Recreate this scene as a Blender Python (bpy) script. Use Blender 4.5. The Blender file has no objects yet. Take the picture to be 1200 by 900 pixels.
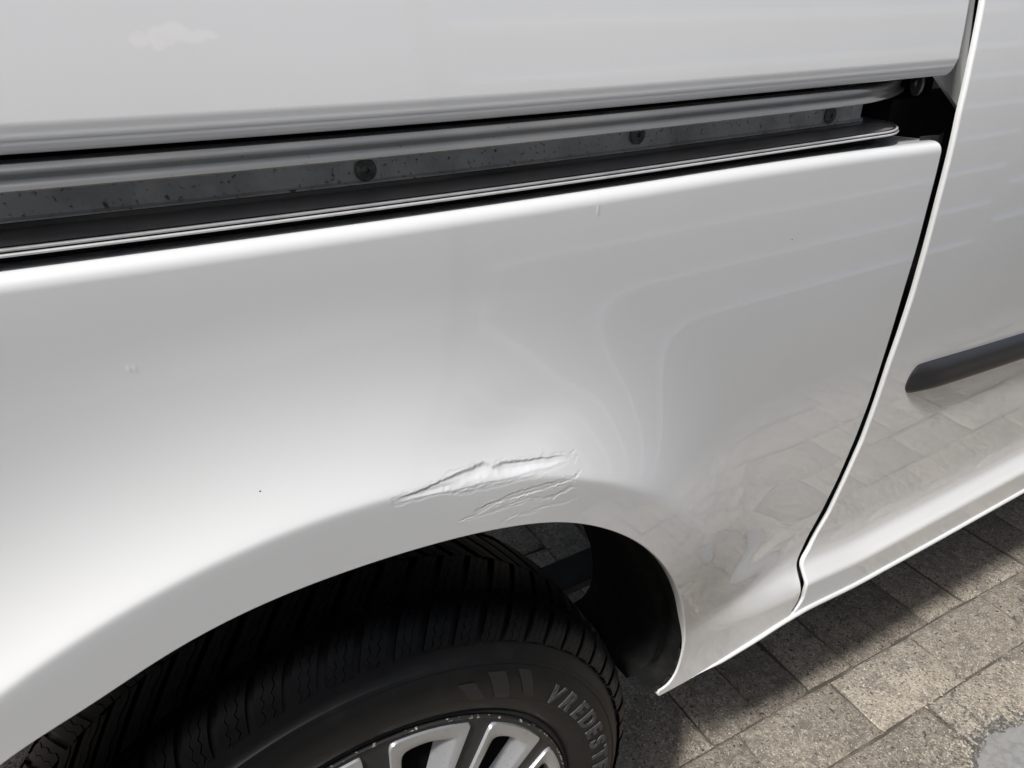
import bpy, bmesh, math, random
import numpy as np
from mathutils import Matrix, Vector

S = bpy.context.scene
COL = S.collection

# ------------------------------------------------------------------ camera
cam_data = bpy.data.cameras.new("camera")
cam = bpy.data.objects.new("camera", cam_data)
COL.objects.link(cam)
YAW, PITCH, ROLL = .51922, .49733, .01097
fw = np.array([math.sin(YAW)*math.cos(PITCH), math.cos(YAW)*math.cos(PITCH), -math.sin(PITCH)])
rt = np.array([math.cos(YAW), -math.sin(YAW), 0.0])
dn = np.cross(fw, rt)
rt2 = math.cos(ROLL)*rt + math.sin(ROLL)*dn
dn2 = -math.sin(ROLL)*rt + math.cos(ROLL)*dn
M = Matrix(((rt2[0], -dn2[0], -fw[0], -.0768), (rt2[1], -dn2[1], -fw[1], -.3993),
            (rt2[2], -dn2[2], -fw[2], 1.0671), (0, 0, 0, 1)))
cam.matrix_world = M
cam_data.sensor_width = 36
cam_data.lens = 25.238
cam_data.clip_start = .01
cam_data.clip_end = 500
S.camera = cam

# ------------------------------------------------------------------ light
SUN = Vector((-.53, -.208, .82)).normalized()      # towards the sun: high, behind the van's tail, a little on this side
world = bpy.data.worlds.new("World"); S.world = world
world.use_nodes = True
wn = world.node_tree
sky = wn.nodes.new("ShaderNodeTexSky")
sky.sky_type = 'NISHITA'; sky.sun_disc = False
sky.sun_elevation = math.asin(SUN.z)
sky.sun_rotation = math.atan2(SUN.x, SUN.y)
sky.dust_density = 3.5; sky.air_density = 1.0; sky.ozone_density = .6
wn.links.new(sky.outputs[0], wn.nodes["Background"].inputs[0])
wn.nodes["Background"].inputs[1].default_value = .125
sun_data = bpy.data.lights.new("sun", 'SUN')
sun_data.energy = 4.8; sun_data.angle = math.radians(5.5); sun_data.color = (1, .985, .96)
sun = bpy.data.objects.new("sun", sun_data); COL.objects.link(sun)
sun.rotation_euler = SUN.to_track_quat('Z', 'Y').to_euler()
sun.location = (-3, -1, 6)
S.view_settings.view_transform = 'Standard'; S.view_settings.look = 'None'
S.view_settings.gamma = 1; S.view_settings.use_curve_mapping = False
S.view_settings.exposure = -.09
S.cycles.max_bounces = 8

# ------------------------------------------------------------------ materials
def mat(name, color, rough=.5, metal=0, coat=0, spec=.5, noise=None, bump=None, speck=None, vary=0):
    """procedural Principled material. noise=(scale, colour2, lo, hi); speck=(scale, colour, lo, hi, rough?) ; bump=(scale, strength, distance)"""
    m = bpy.data.materials.new(name); m.use_nodes = True
    nt = m.node_tree; N = nt.nodes; L = nt.links
    b = N["Principled BSDF"]
    b.inputs["Base Color"].default_value = (*color, 1); b.inputs["Roughness"].default_value = rough
    b.inputs["Metallic"].default_value = metal
    b.inputs["Specular IOR Level"].default_value = spec
    if coat:
        b.inputs["Coat Weight"].default_value = coat; b.inputs["Coat Roughness"].default_value = .02
    tc = N.new("ShaderNodeTexCoord"); src = tc.outputs["Object"]
    oi = N.new("ShaderNodeObjectInfo")
    if vary:
        add = N.new("ShaderNodeVectorMath"); add.operation = 'ADD'
        sc = N.new("ShaderNodeVectorMath"); sc.operation = 'SCALE'; sc.inputs[0].default_value = (17, 31, 7)
        L.new(oi.outputs["Random"], sc.inputs["Scale"]); L.new(src, add.inputs[0]); L.new(sc.outputs[0], add.inputs[1])
        src = add.outputs[0]
    col = None
    for spec_ in (noise or []):
        scale, c2, lo, hi = spec_[:4]; stretch = spec_[4] if len(spec_) > 4 else (1, 1, 1)
        mp = N.new("ShaderNodeMapping"); mp.inputs["Scale"].default_value = stretch
        L.new(src, mp.inputs[0])
        n = N.new("ShaderNodeTexNoise"); n.inputs["Scale"].default_value = scale; n.inputs["Detail"].default_value = 6
        L.new(mp.outputs[0], n.inputs["Vector"])
        r = N.new("ShaderNodeMapRange"); r.inputs[1].default_value = lo; r.inputs[2].default_value = hi
        L.new(n.outputs[0], r.inputs[0])
        mx = N.new("ShaderNodeMix"); mx.data_type = 'RGBA'
        L.new(r.outputs[0], mx.inputs[0])
        if col is None: mx.inputs[6].default_value = (*color, 1)
        else: L.new(col, mx.inputs[6])
        mx.inputs[7].default_value = (*c2, 1); col = mx.outputs[2]
    if vary:
        r = N.new("ShaderNodeMapRange"); r.inputs[3].default_value = 1 - vary; r.inputs[4].default_value = 1 + vary
        L.new(oi.outputs["Random"], r.inputs[0])
        hs = N.new("ShaderNodeHueSaturation"); L.new(r.outputs[0], hs.inputs["Value"])
        if col is None: hs.inputs["Color"].default_value = (*color, 1)
        else: L.new(col, hs.inputs["Color"])
        col = hs.outputs[0]
    if col is not None: L.new(col, b.inputs["Base Color"])
    prev = None
    for bs in (bump or []):
        scale, strength, dist = bs
        n = N.new("ShaderNodeTexNoise"); n.inputs["Scale"].default_value = scale; n.inputs["Detail"].default_value = 4
        L.new(src, n.inputs["Vector"])
        bp = N.new("ShaderNodeBump"); bp.inputs["Strength"].default_value = strength; bp.inputs["Distance"].default_value = dist
        L.new(n.outputs[0], bp.inputs["Height"])
        if prev is not None: L.new(prev, bp.inputs["Normal"])
        prev = bp.outputs[0]
    if prev is not None: L.new(prev, b.inputs["Normal"])
    return m

PAINT = mat("white_paint", (.775, .785, .785), rough=.42, coat=1, spec=.25,
            noise=[(7, (.755, .765, .762), .40, .75), (620, (.62, .625, .61), .735, .78)], bump=[(260, .03, .0003)])
PAINT.node_tree.nodes["Principled BSDF"].inputs["Coat IOR"].default_value = 2.15
def cloud_painted():  # pale pinkish reflection of a cloud, painted into the panel's base colour
    m = PAINT.copy(); m.name = "white_paint_with_cloud_reflection"
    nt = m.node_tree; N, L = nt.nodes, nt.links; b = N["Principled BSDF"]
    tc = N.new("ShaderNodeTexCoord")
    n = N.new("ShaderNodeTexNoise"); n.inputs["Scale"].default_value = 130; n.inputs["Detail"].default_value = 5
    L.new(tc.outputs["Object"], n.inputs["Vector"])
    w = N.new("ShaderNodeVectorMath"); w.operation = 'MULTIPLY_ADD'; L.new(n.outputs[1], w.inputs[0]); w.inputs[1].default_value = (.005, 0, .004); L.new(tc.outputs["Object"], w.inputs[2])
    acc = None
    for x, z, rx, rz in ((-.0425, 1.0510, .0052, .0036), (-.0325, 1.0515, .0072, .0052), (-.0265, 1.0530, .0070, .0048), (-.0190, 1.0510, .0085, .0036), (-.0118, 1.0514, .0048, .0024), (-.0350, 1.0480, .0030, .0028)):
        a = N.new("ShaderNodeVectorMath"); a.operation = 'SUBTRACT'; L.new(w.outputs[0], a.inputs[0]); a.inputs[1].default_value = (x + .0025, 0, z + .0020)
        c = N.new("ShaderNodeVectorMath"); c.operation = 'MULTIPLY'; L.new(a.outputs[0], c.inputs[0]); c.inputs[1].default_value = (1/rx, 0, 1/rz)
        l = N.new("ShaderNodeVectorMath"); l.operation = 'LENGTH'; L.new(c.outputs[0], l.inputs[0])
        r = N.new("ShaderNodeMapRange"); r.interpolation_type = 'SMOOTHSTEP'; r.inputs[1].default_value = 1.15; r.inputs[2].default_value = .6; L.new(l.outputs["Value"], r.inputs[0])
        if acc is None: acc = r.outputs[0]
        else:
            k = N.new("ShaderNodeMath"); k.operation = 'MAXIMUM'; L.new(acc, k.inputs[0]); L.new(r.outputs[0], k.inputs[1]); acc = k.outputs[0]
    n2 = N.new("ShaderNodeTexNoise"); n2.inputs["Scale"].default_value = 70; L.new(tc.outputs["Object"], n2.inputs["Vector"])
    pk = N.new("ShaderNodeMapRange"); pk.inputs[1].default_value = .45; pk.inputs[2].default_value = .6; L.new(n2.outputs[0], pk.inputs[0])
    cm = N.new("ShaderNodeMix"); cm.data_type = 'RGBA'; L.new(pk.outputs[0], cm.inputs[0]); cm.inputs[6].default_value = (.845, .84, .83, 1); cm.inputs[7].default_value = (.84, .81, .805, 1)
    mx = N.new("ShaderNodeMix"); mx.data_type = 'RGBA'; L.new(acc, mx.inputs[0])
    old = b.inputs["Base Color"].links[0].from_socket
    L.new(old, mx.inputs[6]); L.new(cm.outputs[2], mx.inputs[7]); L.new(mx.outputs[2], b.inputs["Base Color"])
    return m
CLOUD_PAINT = cloud_painted()
RAIL = mat("rail_steel", (.21, .213, .213), rough=.27, metal=.5,
           noise=[(26, (.30, .30, .29), .45, .7, (.25, 1, 1)), (60, (.14, .14, .14), .55, .75, (.15, 1, 2)), (420, (.09, .085, .08), .67, .76)], bump=[(300, .12, .0006)])
ZINC = mat("zinc_plate", (.76, .76, .75), rough=.5, metal=.2,
           noise=[(30, (.55, .55, .54), .42, .62), (55, (.78, .77, .75), .58, .75), (330, (.10, .095, .09), .60, .72), (14, (.20, .17, .14), .62, .80, (.3, 1, 2))], bump=[(300, .2, .0006)])
TRIM = mat("silver_trim", (.72, .72, .71), rough=.32, metal=.4, noise=[(90, (.60, .60, .59), .5, .7)])
RUBBER = mat("black_rubber", (.012, .012, .013), rough=.6, noise=[(60, (.03, .029, .027), .55, .75)])
PLASTIC = mat("black_plastic", (.020, .020, .022), rough=.42, spec=.5, noise=[(500, (.026, .026, .028), .4, .6)], bump=[(900, .25, .0003)])
TYRE = mat("tyre_rubber", (.0050, .0052, .0056), rough=.48, spec=.32, noise=[(40, (.010, .0097, .0093), .5, .75), (380, (.028, .026, .024), .68, .78)], bump=[(500, .15, .0004)])
SHELFM = mat("shelf_paint", (.22, .212, .205), rough=.3, noise=[(50, (.12, .116, .11), .5, .7, (.2, 1, 1))])
HOLE = mat("hubcap_hole_black", (.003, .003, .003), rough=.9, spec=.1)
LETTER = mat("tyre_lettering", (.060, .061, .063), rough=.6, noise=[(300, (.018, .018, .018), .5, .7)])
SILVER = mat("hubcap_silver", (.50, .51, .52), rough=.33, metal=.55, noise=[(240, (.40, .40, .41), .6, .75)])
BARM = mat("sidewall_bar_rubber", (.013, .013, .013), rough=.6)
CHAR = mat("hubcap_charcoal", (.022, .022, .024), rough=.38, noise=[(200, (.036, .034, .032), .55, .7)])
SCUFF = mat("scuffed_edge", (.03, .03, .03), rough=.45, noise=[(210, (.55, .54, .50), .60, .68)])
UNDER = mat("underbody", (.012, .012, .012), rough=.8, noise=[(25, (.03, .028, .024), .5, .8)])
BRICKM = mat("paver_concrete", (.245, .213, .174), rough=.9, spec=.25, vary=.20,
             noise=[(5, (.35, .308, .248), .45, .68), (28, (.178, .157, .131), .46, .66), (80, (.33, .293, .24), .48, .62), (230, (.15, .135, .114), .52, .62), (330, (.58, .545, .48), .60, .67),
                    (150, (.055, .050, .045), .62, .68)], bump=[(38, .7, .005), (260, 1.0, .003)])
SANDM = mat("joint_sand", (.090, .080, .066), rough=.95, spec=.2, noise=[(14, (.185, .165, .132), .48, .68), (240, (.06, .053, .046), .56, .68)], bump=[(200, .8, .003)])
PATCHM = mat("grey_mortar", (.245, .243, .236), rough=.8, spec=.3, noise=[(120, (.20, .198, .193), .45, .65), (300, (.33, .327, .32), .62, .7)], bump=[(300, .35, .001)])
CRUMB = mat("dark_crumbs", (.065, .065, .065), rough=.9, vary=.4, noise=[(90, (.16, .155, .14), .5, .7)])
CLAD = mat("white_cladding", (.38, .385, .38), rough=.5, spec=.4, noise=[(3, (.34, .345, .34), .45, .7)])
RIBM = mat("bright_rib", (.90, .90, .89), rough=.28, metal=.85)
PLASTERM = mat("grey_plaster", (.46, .465, .46), rough=.8, noise=[(4, (.40, .405, .40), .4, .7)], bump=[(60, .4, .003)])
CLADG = mat("grey_cladding_frame", (.40, .41, .41), rough=.5)
GLASS = mat("dark_glass", (.02, .022, .024), rough=.05, spec=.6)

# ------------------------------------------------------------------ helpers
def tag(o, label=None, cat=None, group=None, kind=None):
    if label: o["label"] = label
    if cat: o["category"] = cat
    if group: o["group"] = group
    if kind: o["kind"] = kind
    return o

def link(name, me, m, parent=None, smooth=True, sharp=None):
    if m is not None and not me.materials: me.materials.append(m)
    if smooth: me.polygons.foreach_set("use_smooth", np.ones(len(me.polygons), bool))
    if sharp: me.set_sharp_from_angle(angle=math.radians(sharp))
    o = bpy.data.objects.new(name, me); COL.objects.link(o)
    if parent: o.parent = parent
    return o

def mesh_from(name, V, F):
    me = bpy.data.meshes.new(name)
    V = np.asarray(V, np.float32)
    if isinstance(F, np.ndarray):
        k = F.shape[1]
        me.vertices.add(len(V)); me.vertices.foreach_set("co", V.ravel())
        me.loops.add(F.size); me.loops.foreach_set("vertex_index", F.ravel().astype(np.int32))
        me.polygons.add(len(F)); me.polygons.foreach_set("loop_start", (np.arange(len(F)) * k).astype(np.int32))
        me.update(calc_edges=True); me.validate()
    else:
        me.from_pydata([tuple(map(float, v)) for v in V], [], F); me.update()
    return me

def grid(name, X, m, parent=None, close_i=False, flip=False, sharp=None, smooth=True):
    """X: (ni, nj, 3) array of points -> quad sheet"""
    ni, nj = X.shape[:2]
    idx = np.arange(ni * nj).reshape(ni, nj)
    if close_i: idx = np.vstack([idx, idx[:1]])
    a, b, c, d = idx[:-1, :-1], idx[1:, :-1], idx[1:, 1:], idx[:-1, 1:]
    F = np.stack([a, b, c, d] if not flip else [a, d, c, b], -1).reshape(-1, 4)
    return link(name, mesh_from(name, X.reshape(-1, 3), F), m, parent, smooth, sharp)

class MB:
    """collects simple solids into one mesh"""
    def __init__(s): s.V = []; s.F = []
    def poly(s, pts, faces):
        n = len(s.V); s.V += [tuple(p) for p in pts]; s.F += [tuple(n + i for i in f) for f in faces]
    def box(s, x0, x1, y0, y1, z0, z1):
        s.poly([(x0,y0,z0),(x1,y0,z0),(x1,y1,z0),(x0,y1,z0),(x0,y0,z1),(x1,y0,z1),(x1,y1,z1),(x0,y1,z1)],
               [(0,3,2,1),(4,5,6,7),(0,1,5,4),(1,2,6,5),(2,3,7,6),(3,0,4,7)])
    def prism(s, a, b):
        """two matching rings of points joined into a closed solid"""
        n = len(a); s.poly(list(a) + list(b), [tuple(range(n))[::-1], tuple(range(n, 2*n))] +
                           [(i, (i+1) % n, n + (i+1) % n, n + i) for i in range(n)])
    def build(s, name, m, parent=None, smooth=False, sharp=None, bevel=0):
        me = mesh_from(name, s.V, s.F)
        bm = bmesh.new(); bm.from_mesh(me)
        bmesh.ops.recalc_face_normals(bm, faces=bm.faces)
        if bevel:
            bmesh.ops.bevel(bm, geom=[e for e in bm.edges], offset=bevel, segments=2, affect='EDGES', profile=.6, clamp_overlap=True)
        bm.to_mesh(me); bm.free()
        return link(name, me, m, parent, smooth, sharp)

def vnoise(seed, freq):
    r = np.random.default_rng(seed).uniform(-1, 1, 4000)
    def f(t):
        u = np.asarray(t) * freq + 1000; i = np.floor(u).astype(int); k = u - i; k = k*k*(3-2*k)
        return r[i % 4000] * (1-k) + r[(i+1) % 4000] * k
    return f

# ------------------------------------------------------------------ body surface
def spline(zs, ys):
    """natural cubic spline through (zs, ys), zs ascending; linear outside"""
    zs = np.array(zs, float); ys = np.array(ys, float); n = len(zs)
    h = np.diff(zs); A = np.eye(n); b = np.zeros(n)
    for i in range(1, n - 1):
        A[i, i-1] = h[i-1]; A[i, i] = 2 * (h[i-1] + h[i]); A[i, i+1] = h[i]
        b[i] = 6 * ((ys[i+1] - ys[i]) / h[i] - (ys[i] - ys[i-1]) / h[i-1])
    M = np.linalg.solve(A, b)
    def f(z):
        z = np.asarray(z, float); i = np.clip(np.searchsorted(zs, z) - 1, 0, n - 2)
        zc = np.clip(z, zs[0], zs[-1]); a = (zs[i+1] - zc) / h[i]; c = (zc - zs[i]) / h[i]
        y = a*ys[i] + c*ys[i+1] + ((a**3 - a)*M[i] + (c**3 - c)*M[i+1]) * h[i]**2 / 6
        s0 = (ys[1]-ys[0])/h[0] - h[0]*(2*M[0]+M[1])/6; s1 = (ys[-1]-ys[-2])/h[-1] + h[-1]*(2*M[-1]+M[-2])/6
        return y + np.where(z < zs[0], (z-zs[0])*s0, 0) + np.where(z > zs[-1], (z-zs[-1])*s1, 0)
    return f

def sstep(a, b, x):
    t = np.clip((np.asarray(x, float) - a) / (b - a), 0, 1)
    return t * t * (3 - 2 * t)

# side profile of the body: depth y (towards the van's inside) against height z
P = spline([.30, .40, .45, .50, .55, .60, .65, .70, .75, .80, .85, .90, .95, 1.0, 1.05, 1.1, 1.2, 1.35],
           [.0125, .0105, .0080, .0045, .0005, -.0030, -.0062, -.0088, -.0108, -.0122, -.0130, -.0130, -.0115, -.0070, .0015, .0118, .0330, .0680])
# stepped foot of the sliding door and of the quarter panel; the sill line lifts a little towards the wheel
def zs(x): return .010 * sstep(.68, .54, x)
Qs = spline([.30, .36, .386, .405, .416, .4215, .427, .434, .441, .448, .457, .470, .51],
            [-.0100, -.0100, -.0106, -.0114, -.0119, -.0114, -.0080, -.0032, .0011, .0038, .0052, .0057, .0038])
def Q(z, x=1.0):
    z = np.asarray(z, float); d = z - zs(x); k = sstep(.460, .495, d)
    return P(z) + (Qs(np.minimum(d, .49)) - P(d)) * (1 - k)
Q0, RR = .9415, .009                     # where the shoulder starts to roll over, and its radius
Q1 = Q0 + RR * np.pi / 2
def zo(x):                               # slight bow of shoulder and runner rail
    d = np.clip(np.asarray(x, float) - .3, -.7, .7)
    return .03 * np.where(d < 0, d * d, 0)

ARCH_Z, CREASE_R = .368, .4236
def flare(x, z):
    """fraction and depth of the wheel-arch flare"""
    rho = np.hypot(x, z - ARCH_Z); phi = np.degrees(np.arctan2(x, z - ARCH_Z))
    d = rho - CREASE_R; k = .0022 + .030 * sstep(25, 80, phi)
    d = .5 * (d + np.sqrt(d * d + k * k))
    W = .152
    t = np.clip(d / W, 0, 1)
    w = (1 - t) ** 3.0
    ylip = -.0470 + .022 * sstep(20, 90, phi) + .026 * sstep(.62, .37, z) * (x > 0)
    return w, ylip

def quarter(x, q, dent=None):
    x = np.asarray(x, float); q = np.asarray(q, float)
    z = np.minimum(q, Q0)
    y = P(z)
    w, yl = flare(x, z)
    fl = (yl - y) * w * (1 - sstep(.88, .94, z))
    def low(xx, zz):
        ww, ll = flare(xx, zz); bb = sstep(.335, .56, xx)
        return (ll - P(zz)) * ww * (1 - bb * sstep(.56, .43, zz)) + bb * (Q(zz, xx) - P(zz)) * (zz < .53)
    m = (z < .62) & (x > .32)
    if np.any(m):
        xm, zm = np.broadcast_to(x, z.shape)[m], z[m]; acc = 0; n = 0
        sx = .016 * sstep(.34, .40, xm) * sstep(.565, .53, xm)
        for i in (-1, -.5, 0, .5, 1):
            for j in (-1, -.5, 0, .5, 1):
                acc = acc + low(xm + i*sx, zm + j*sx*.8); n += 1
        k = sstep(.62, .58, zm) * sstep(.32, .34, xm)
        acc = acc - n * .0045 * np.exp(-((xm - .452) / .055)**2 - ((zm - .484) / .032)**2)
        fl = np.array(fl); fl[m] = fl[m] * (1 - k) + acc / n * k
    y = y + fl
    if dent is not None: y = y + dent(x, z)
    a = np.clip((q - Q0) / RR, 0, np.pi / 2); s = np.maximum(q - Q1, 0)
    y = y + RR * (1 - np.cos(a)) + s
    z = z + RR * np.sin(a) - .04 * s
    return y, z + (zo(x) - .05 * np.maximum(x - .3, 0) ** 2) * sstep(.78, .93, q)

# ------------------------------------------------------------------ dent and scratches above the wheel
DU = np.array([(0.0411,0.7878),(0.0572,0.7882),(0.0782,0.7892),(0.0921,0.7888),(0.1067,0.7888),(0.1117,0.7841),(0.1201,0.7837),(0.1331,0.7805),(0.1519,0.7758),(0.1718,0.7705),(0.1801,0.7674)])
DL = np.array([(0.0414,0.7846),(0.0606,0.7826),(0.0804,0.7790),(0.0983,0.7771),(0.1200,0.7734),(0.1404,0.7710),(0.1584,0.7676),(0.1790,0.7644)])
SC0 = np.array([(0.0958,0.7554),(0.1036,0.7574),(0.1259,0.7590),(0.1508,0.7572),(0.1829,0.7528)])
SC1 = np.array([(0.0973,0.7539),(0.1130,0.7554),(0.1259,0.7546),(0.1424,0.7535),(0.1509,0.7528),(0.1823,0.7509)])
SC2 = np.array([(0.0684,0.7505),(0.0865,0.7515),(0.1034,0.7506),(0.1226,0.7498),(0.1424,0.7481),(0.1597,0.7431),(0.1774,0.7470)])
SC3 = np.array([(0.1159,0.7374),(0.1257,0.7387),(0.1391,0.7369),(0.1599,0.7357),(0.1798,0.7331)])
SC4 = np.array([(0.1407,0.7506),(0.1476,0.7434),(0.1632,0.7435),(0.1775,0.7451)])
SC5 = np.array([(0.0832,0.7763),(0.0952,0.7766),(0.1104,0.7725),(0.1230,0.7711)])
SC6 = np.array([(0.0421,0.7895),(0.0482,0.7914),(0.0543,0.7926)])
NICK = np.array([(0.1542,0.7835),(0.1529,0.7761)])
CHIP = np.array([(-0.0831,0.8945)])
SCR = [(SC0, .00020, .0006), (SC1, -.00030, .0007), (SC2, -.00018, .0006), (SC3, -.00017, .0007), (SC4, -.00018, .0006), (SC5, -.00016, .0007), (SC6, .00020, .0007)]
def vnoise2(seed, f):
    r = np.random.default_rng(seed).uniform(-1, 1, (256, 256))
    def g(x, z):
        u, v = np.asarray(x) * f + 300, np.asarray(z) * f * 1.6 + 300
        i, j = np.floor(u).astype(int), np.floor(v).astype(int); a, c = u - i, v - j; a = a*a*(3-2*a); c = c*c*(3-2*c)
        R = lambda p, q: r[p % 256, q % 256]
        return (R(i, j)*(1-a) + R(i+1, j)*a)*(1-c) + (R(i, j+1)*(1-a) + R(i+1, j+1)*a)*c
    return g
m1, m2, m3 = vnoise2(11, 260), vnoise2(12, 620), vnoise2(13, 90)
n1, n2, n3, n4 = vnoise(1, 420), vnoise(2, 900), vnoise(3, 160), vnoise(4, 1500)
def dent(x, z):
    y = np.zeros_like(x)
    box = (x > -.12) & (x < .28) & (z > .70) & (z < .95)
    X, Z = x[box], z[box]; D = np.zeros_like(X)
    D += .0016 * np.exp(-((X - .125) / .055)**2 - ((Z - .797) / .024)**2)
    eu = np.interp(X, DU[:, 0], DU[:, 1]); el = np.interp(X, DL[:, 0], DL[:, 1])
    zu = eu + .0005 * n1(X) + .0003 * n2(X)
    zl = el + .0005 * n1(X + 3) + .0004 * n2(X + 7)
    h = np.maximum(eu - el, .002); s = (Z - el - .0003*n1(X) - .0003*m1(X, Z)) / h
    dep = np.interp(X, [.040,.048,.063,.083,.101,.109,.115,.121,.132,.147,.162,.177], [0,.0005,.0011,.0016,.0018,.0014,.0009,.0017,.0021,.0014,.0007,0])
    pk = .50 + .10 * n3(X * .5 + .3); pe = .70 + .07 * n3(X * .4 + .7)
    k = np.where(s < pk, s / pk, np.where(s < pe, 1, (1 - s) / (1 - pe))); k = np.clip(k, 0, 1); k = k*k*(3 - 2*k) * .6 + k * .4
    D += dep * k
    D += .00012 * np.clip(k * 3, 0, 1) * n3(X + Z * 2.3) * n3(Z * 1.7 - X) * (dep > 0)
    inx = sstep(.039, .045, X) * sstep(.180, .174, X)
    for edge, amp, sg, nn in ((zu, -.00022, .0006, n1), (zl, -.00022, .0007, n2)):
        D += amp * np.exp(-((Z - edge) / sg)**2) * (.25 + .75 * np.abs(nn(X + 11))) * inx
    for i, (L, amp, sg) in enumerate(SCR):
        L = np.array(L); zc = np.interp(X, L[:, 0], L[:, 1]) + .0006 * n1(X + 5*i) + .0004 * n4(X + 9*i)
        m = sstep(L[0, 0], L[0, 0] + .006, X) * sstep(L[-1, 0], L[-1, 0] - .003, X) * np.clip(.45 + .9 * n3(X + 13*i + 2), 0, 1)
        d = (Z - zc) / sg
        D += amp * (np.exp(-d*d) - .75 * np.exp(-(d - 1.7)**2)) * m
    # ragged edges of flaked and scuffed paint round the dent and the scrapes below it
    rag = .0011 * m1(X, Z) + .0006 * m2(X, Z) + .0006 * m3(X, Z)
    def band(lo, hi, x0, x1, dep):
        q = np.minimum(np.minimum(Z - lo, hi - Z), np.minimum(X - x0, x1 - X) * .4)
        return dep * sstep(-.00025, .00035, q + rag)
    f = lambda L: np.interp(X, L[:, 0], L[:, 1])
    D += band(el - .0022, eu + .0012, .038, .182, .00016)
    D += band(el - .0052, el - .0030, .080, .150, .00012)
    D += band(f(SC1) - .0012, f(SC0) + .0008, SC1[0, 0], SC1[-1, 0] + .001, .00017)
    D += band(f(SC2) - .0012, f(SC2) + .0008, .085, SC2[-1, 0], .00013)
    D += band(f(SC4) - .0010, f(SC4) + .0010, SC4[0, 0], SC4[-1, 0], .00013)
    D += band(f(SC3) - .0009, f(SC3) + .0009, SC3[0, 0], SC3[-1, 0], .00011)
    # short upright nick, oval stone chip and small dimple
    D += -.0003 * np.exp(-((X - .2128) / .0007)**2) * sstep(.9345, .9365, Z) * sstep(.9425, .940, Z)
    D += -.00015 * np.exp(-((X - NICK[0, 0]) / .0006)**2) * sstep(NICK[1, 1], NICK[1, 1] + .002, Z) * sstep(NICK[0, 1], NICK[0, 1] - .002, Z)
    r = np.hypot((X - CHIP[0, 0]) / .0024, (Z - CHIP[0, 1] + .22*(X - CHIP[0, 0])) / .0012)
    D += -.00030 * np.exp(-r**4) + .00022 * np.exp(-(r / .55)**2)
    y[box] = D
    return y

# ------------------------------------------------------------------ the van
van = bpy.data.objects.new("delivery_van", None); COL.objects.link(van)
tag(van, "white delivery van seen close along its dented rear wheel arch", "van")

SEAM = np.array([(0.5381,0.3897),(0.5421,0.3977),(0.5483,0.4111),(0.5467,0.4287),(0.5482,0.4601),(0.5554,0.4732),(0.5714,0.5241),(0.5827,0.5742),(0.5897,0.6251),(0.5936,0.6760),(0.5939,0.7235),(0.5946,0.7639),(0.5947,0.8050),(0.5961,0.8513),(0.5957,0.8948),(0.5965,0.9273),(0.5965,0.9900)])
BOT = np.array([(0.3418,0.3543),(0.3499,0.3498),(0.3589,0.3486),(0.3752,0.3513),(0.3913,0.3550),(0.4171,0.3572),(0.4430,0.3614),(0.4684,0.3668),(0.5056,0.3780),(0.5429,0.3898),(0.5918,0.3866),(0.6600,0.3805),(0.7492,0.3796),(0.8462,0.3787),(0.9514,0.3788),(1.0664,0.3789)])
def bottom_z(x):
    o = np.argsort(BOT[:, 0]); t = BOT[o]; acc = 0
    for k in np.linspace(-.03, .03, 7): acc = acc + np.interp(np.asarray(x, float) + k, t[:, 0], t[:, 1])
    return acc / 7
def smooth1(z, pts, wdt):
    z = np.asarray(z, float); acc = 0
    for k in np.linspace(-1, 1, 9): acc = acc + np.interp(z + k * wdt, pts[:, 1], pts[:, 0])
    return acc / 9
def seam_x(z): return smooth1(z, SEAM, .008)

# arch opening: points along the edge against an angle-like parameter (0 = straight up)
ARCHP = np.array([(-0.1986,0.7014),(-0.1530,0.7178),(-0.1049,0.7341),(-0.0548,0.7437),(-0.0015,0.7455),(0.0572,0.7417),(0.1233,0.7304),(0.1603,0.7186),(0.2020,0.6958),(0.2518,0.6536),(0.3080,0.5764),(0.3560,0.4738),(0.3701,0.4001),(0.3667,0.3768),(0.3571,0.3637),(0.3436,0.3604)])
aphi = np.degrees(np.arctan2(ARCHP[:, 0], ARCHP[:, 1] - ARCH_Z)); aphi[-3:] = aphi[-4] + np.array([3., 5.5, 8.])
LEFT = [(-100, .335), (-88, .352), (-75, .354), (-60, .362), (-48, .376)]
aphi = np.concatenate([[a for a, r in LEFT], aphi])
_ax = spline(aphi, np.concatenate([[r * math.sin(math.radians(a)) for a, r in LEFT], ARCHP[:, 0]]))
_az = spline(aphi, np.concatenate([[ARCH_Z + r * math.cos(math.radians(a)) for a, r in LEFT], ARCHP[:, 1]]))
def arch_xz(phi): return _ax(phi), _az(phi)

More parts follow.
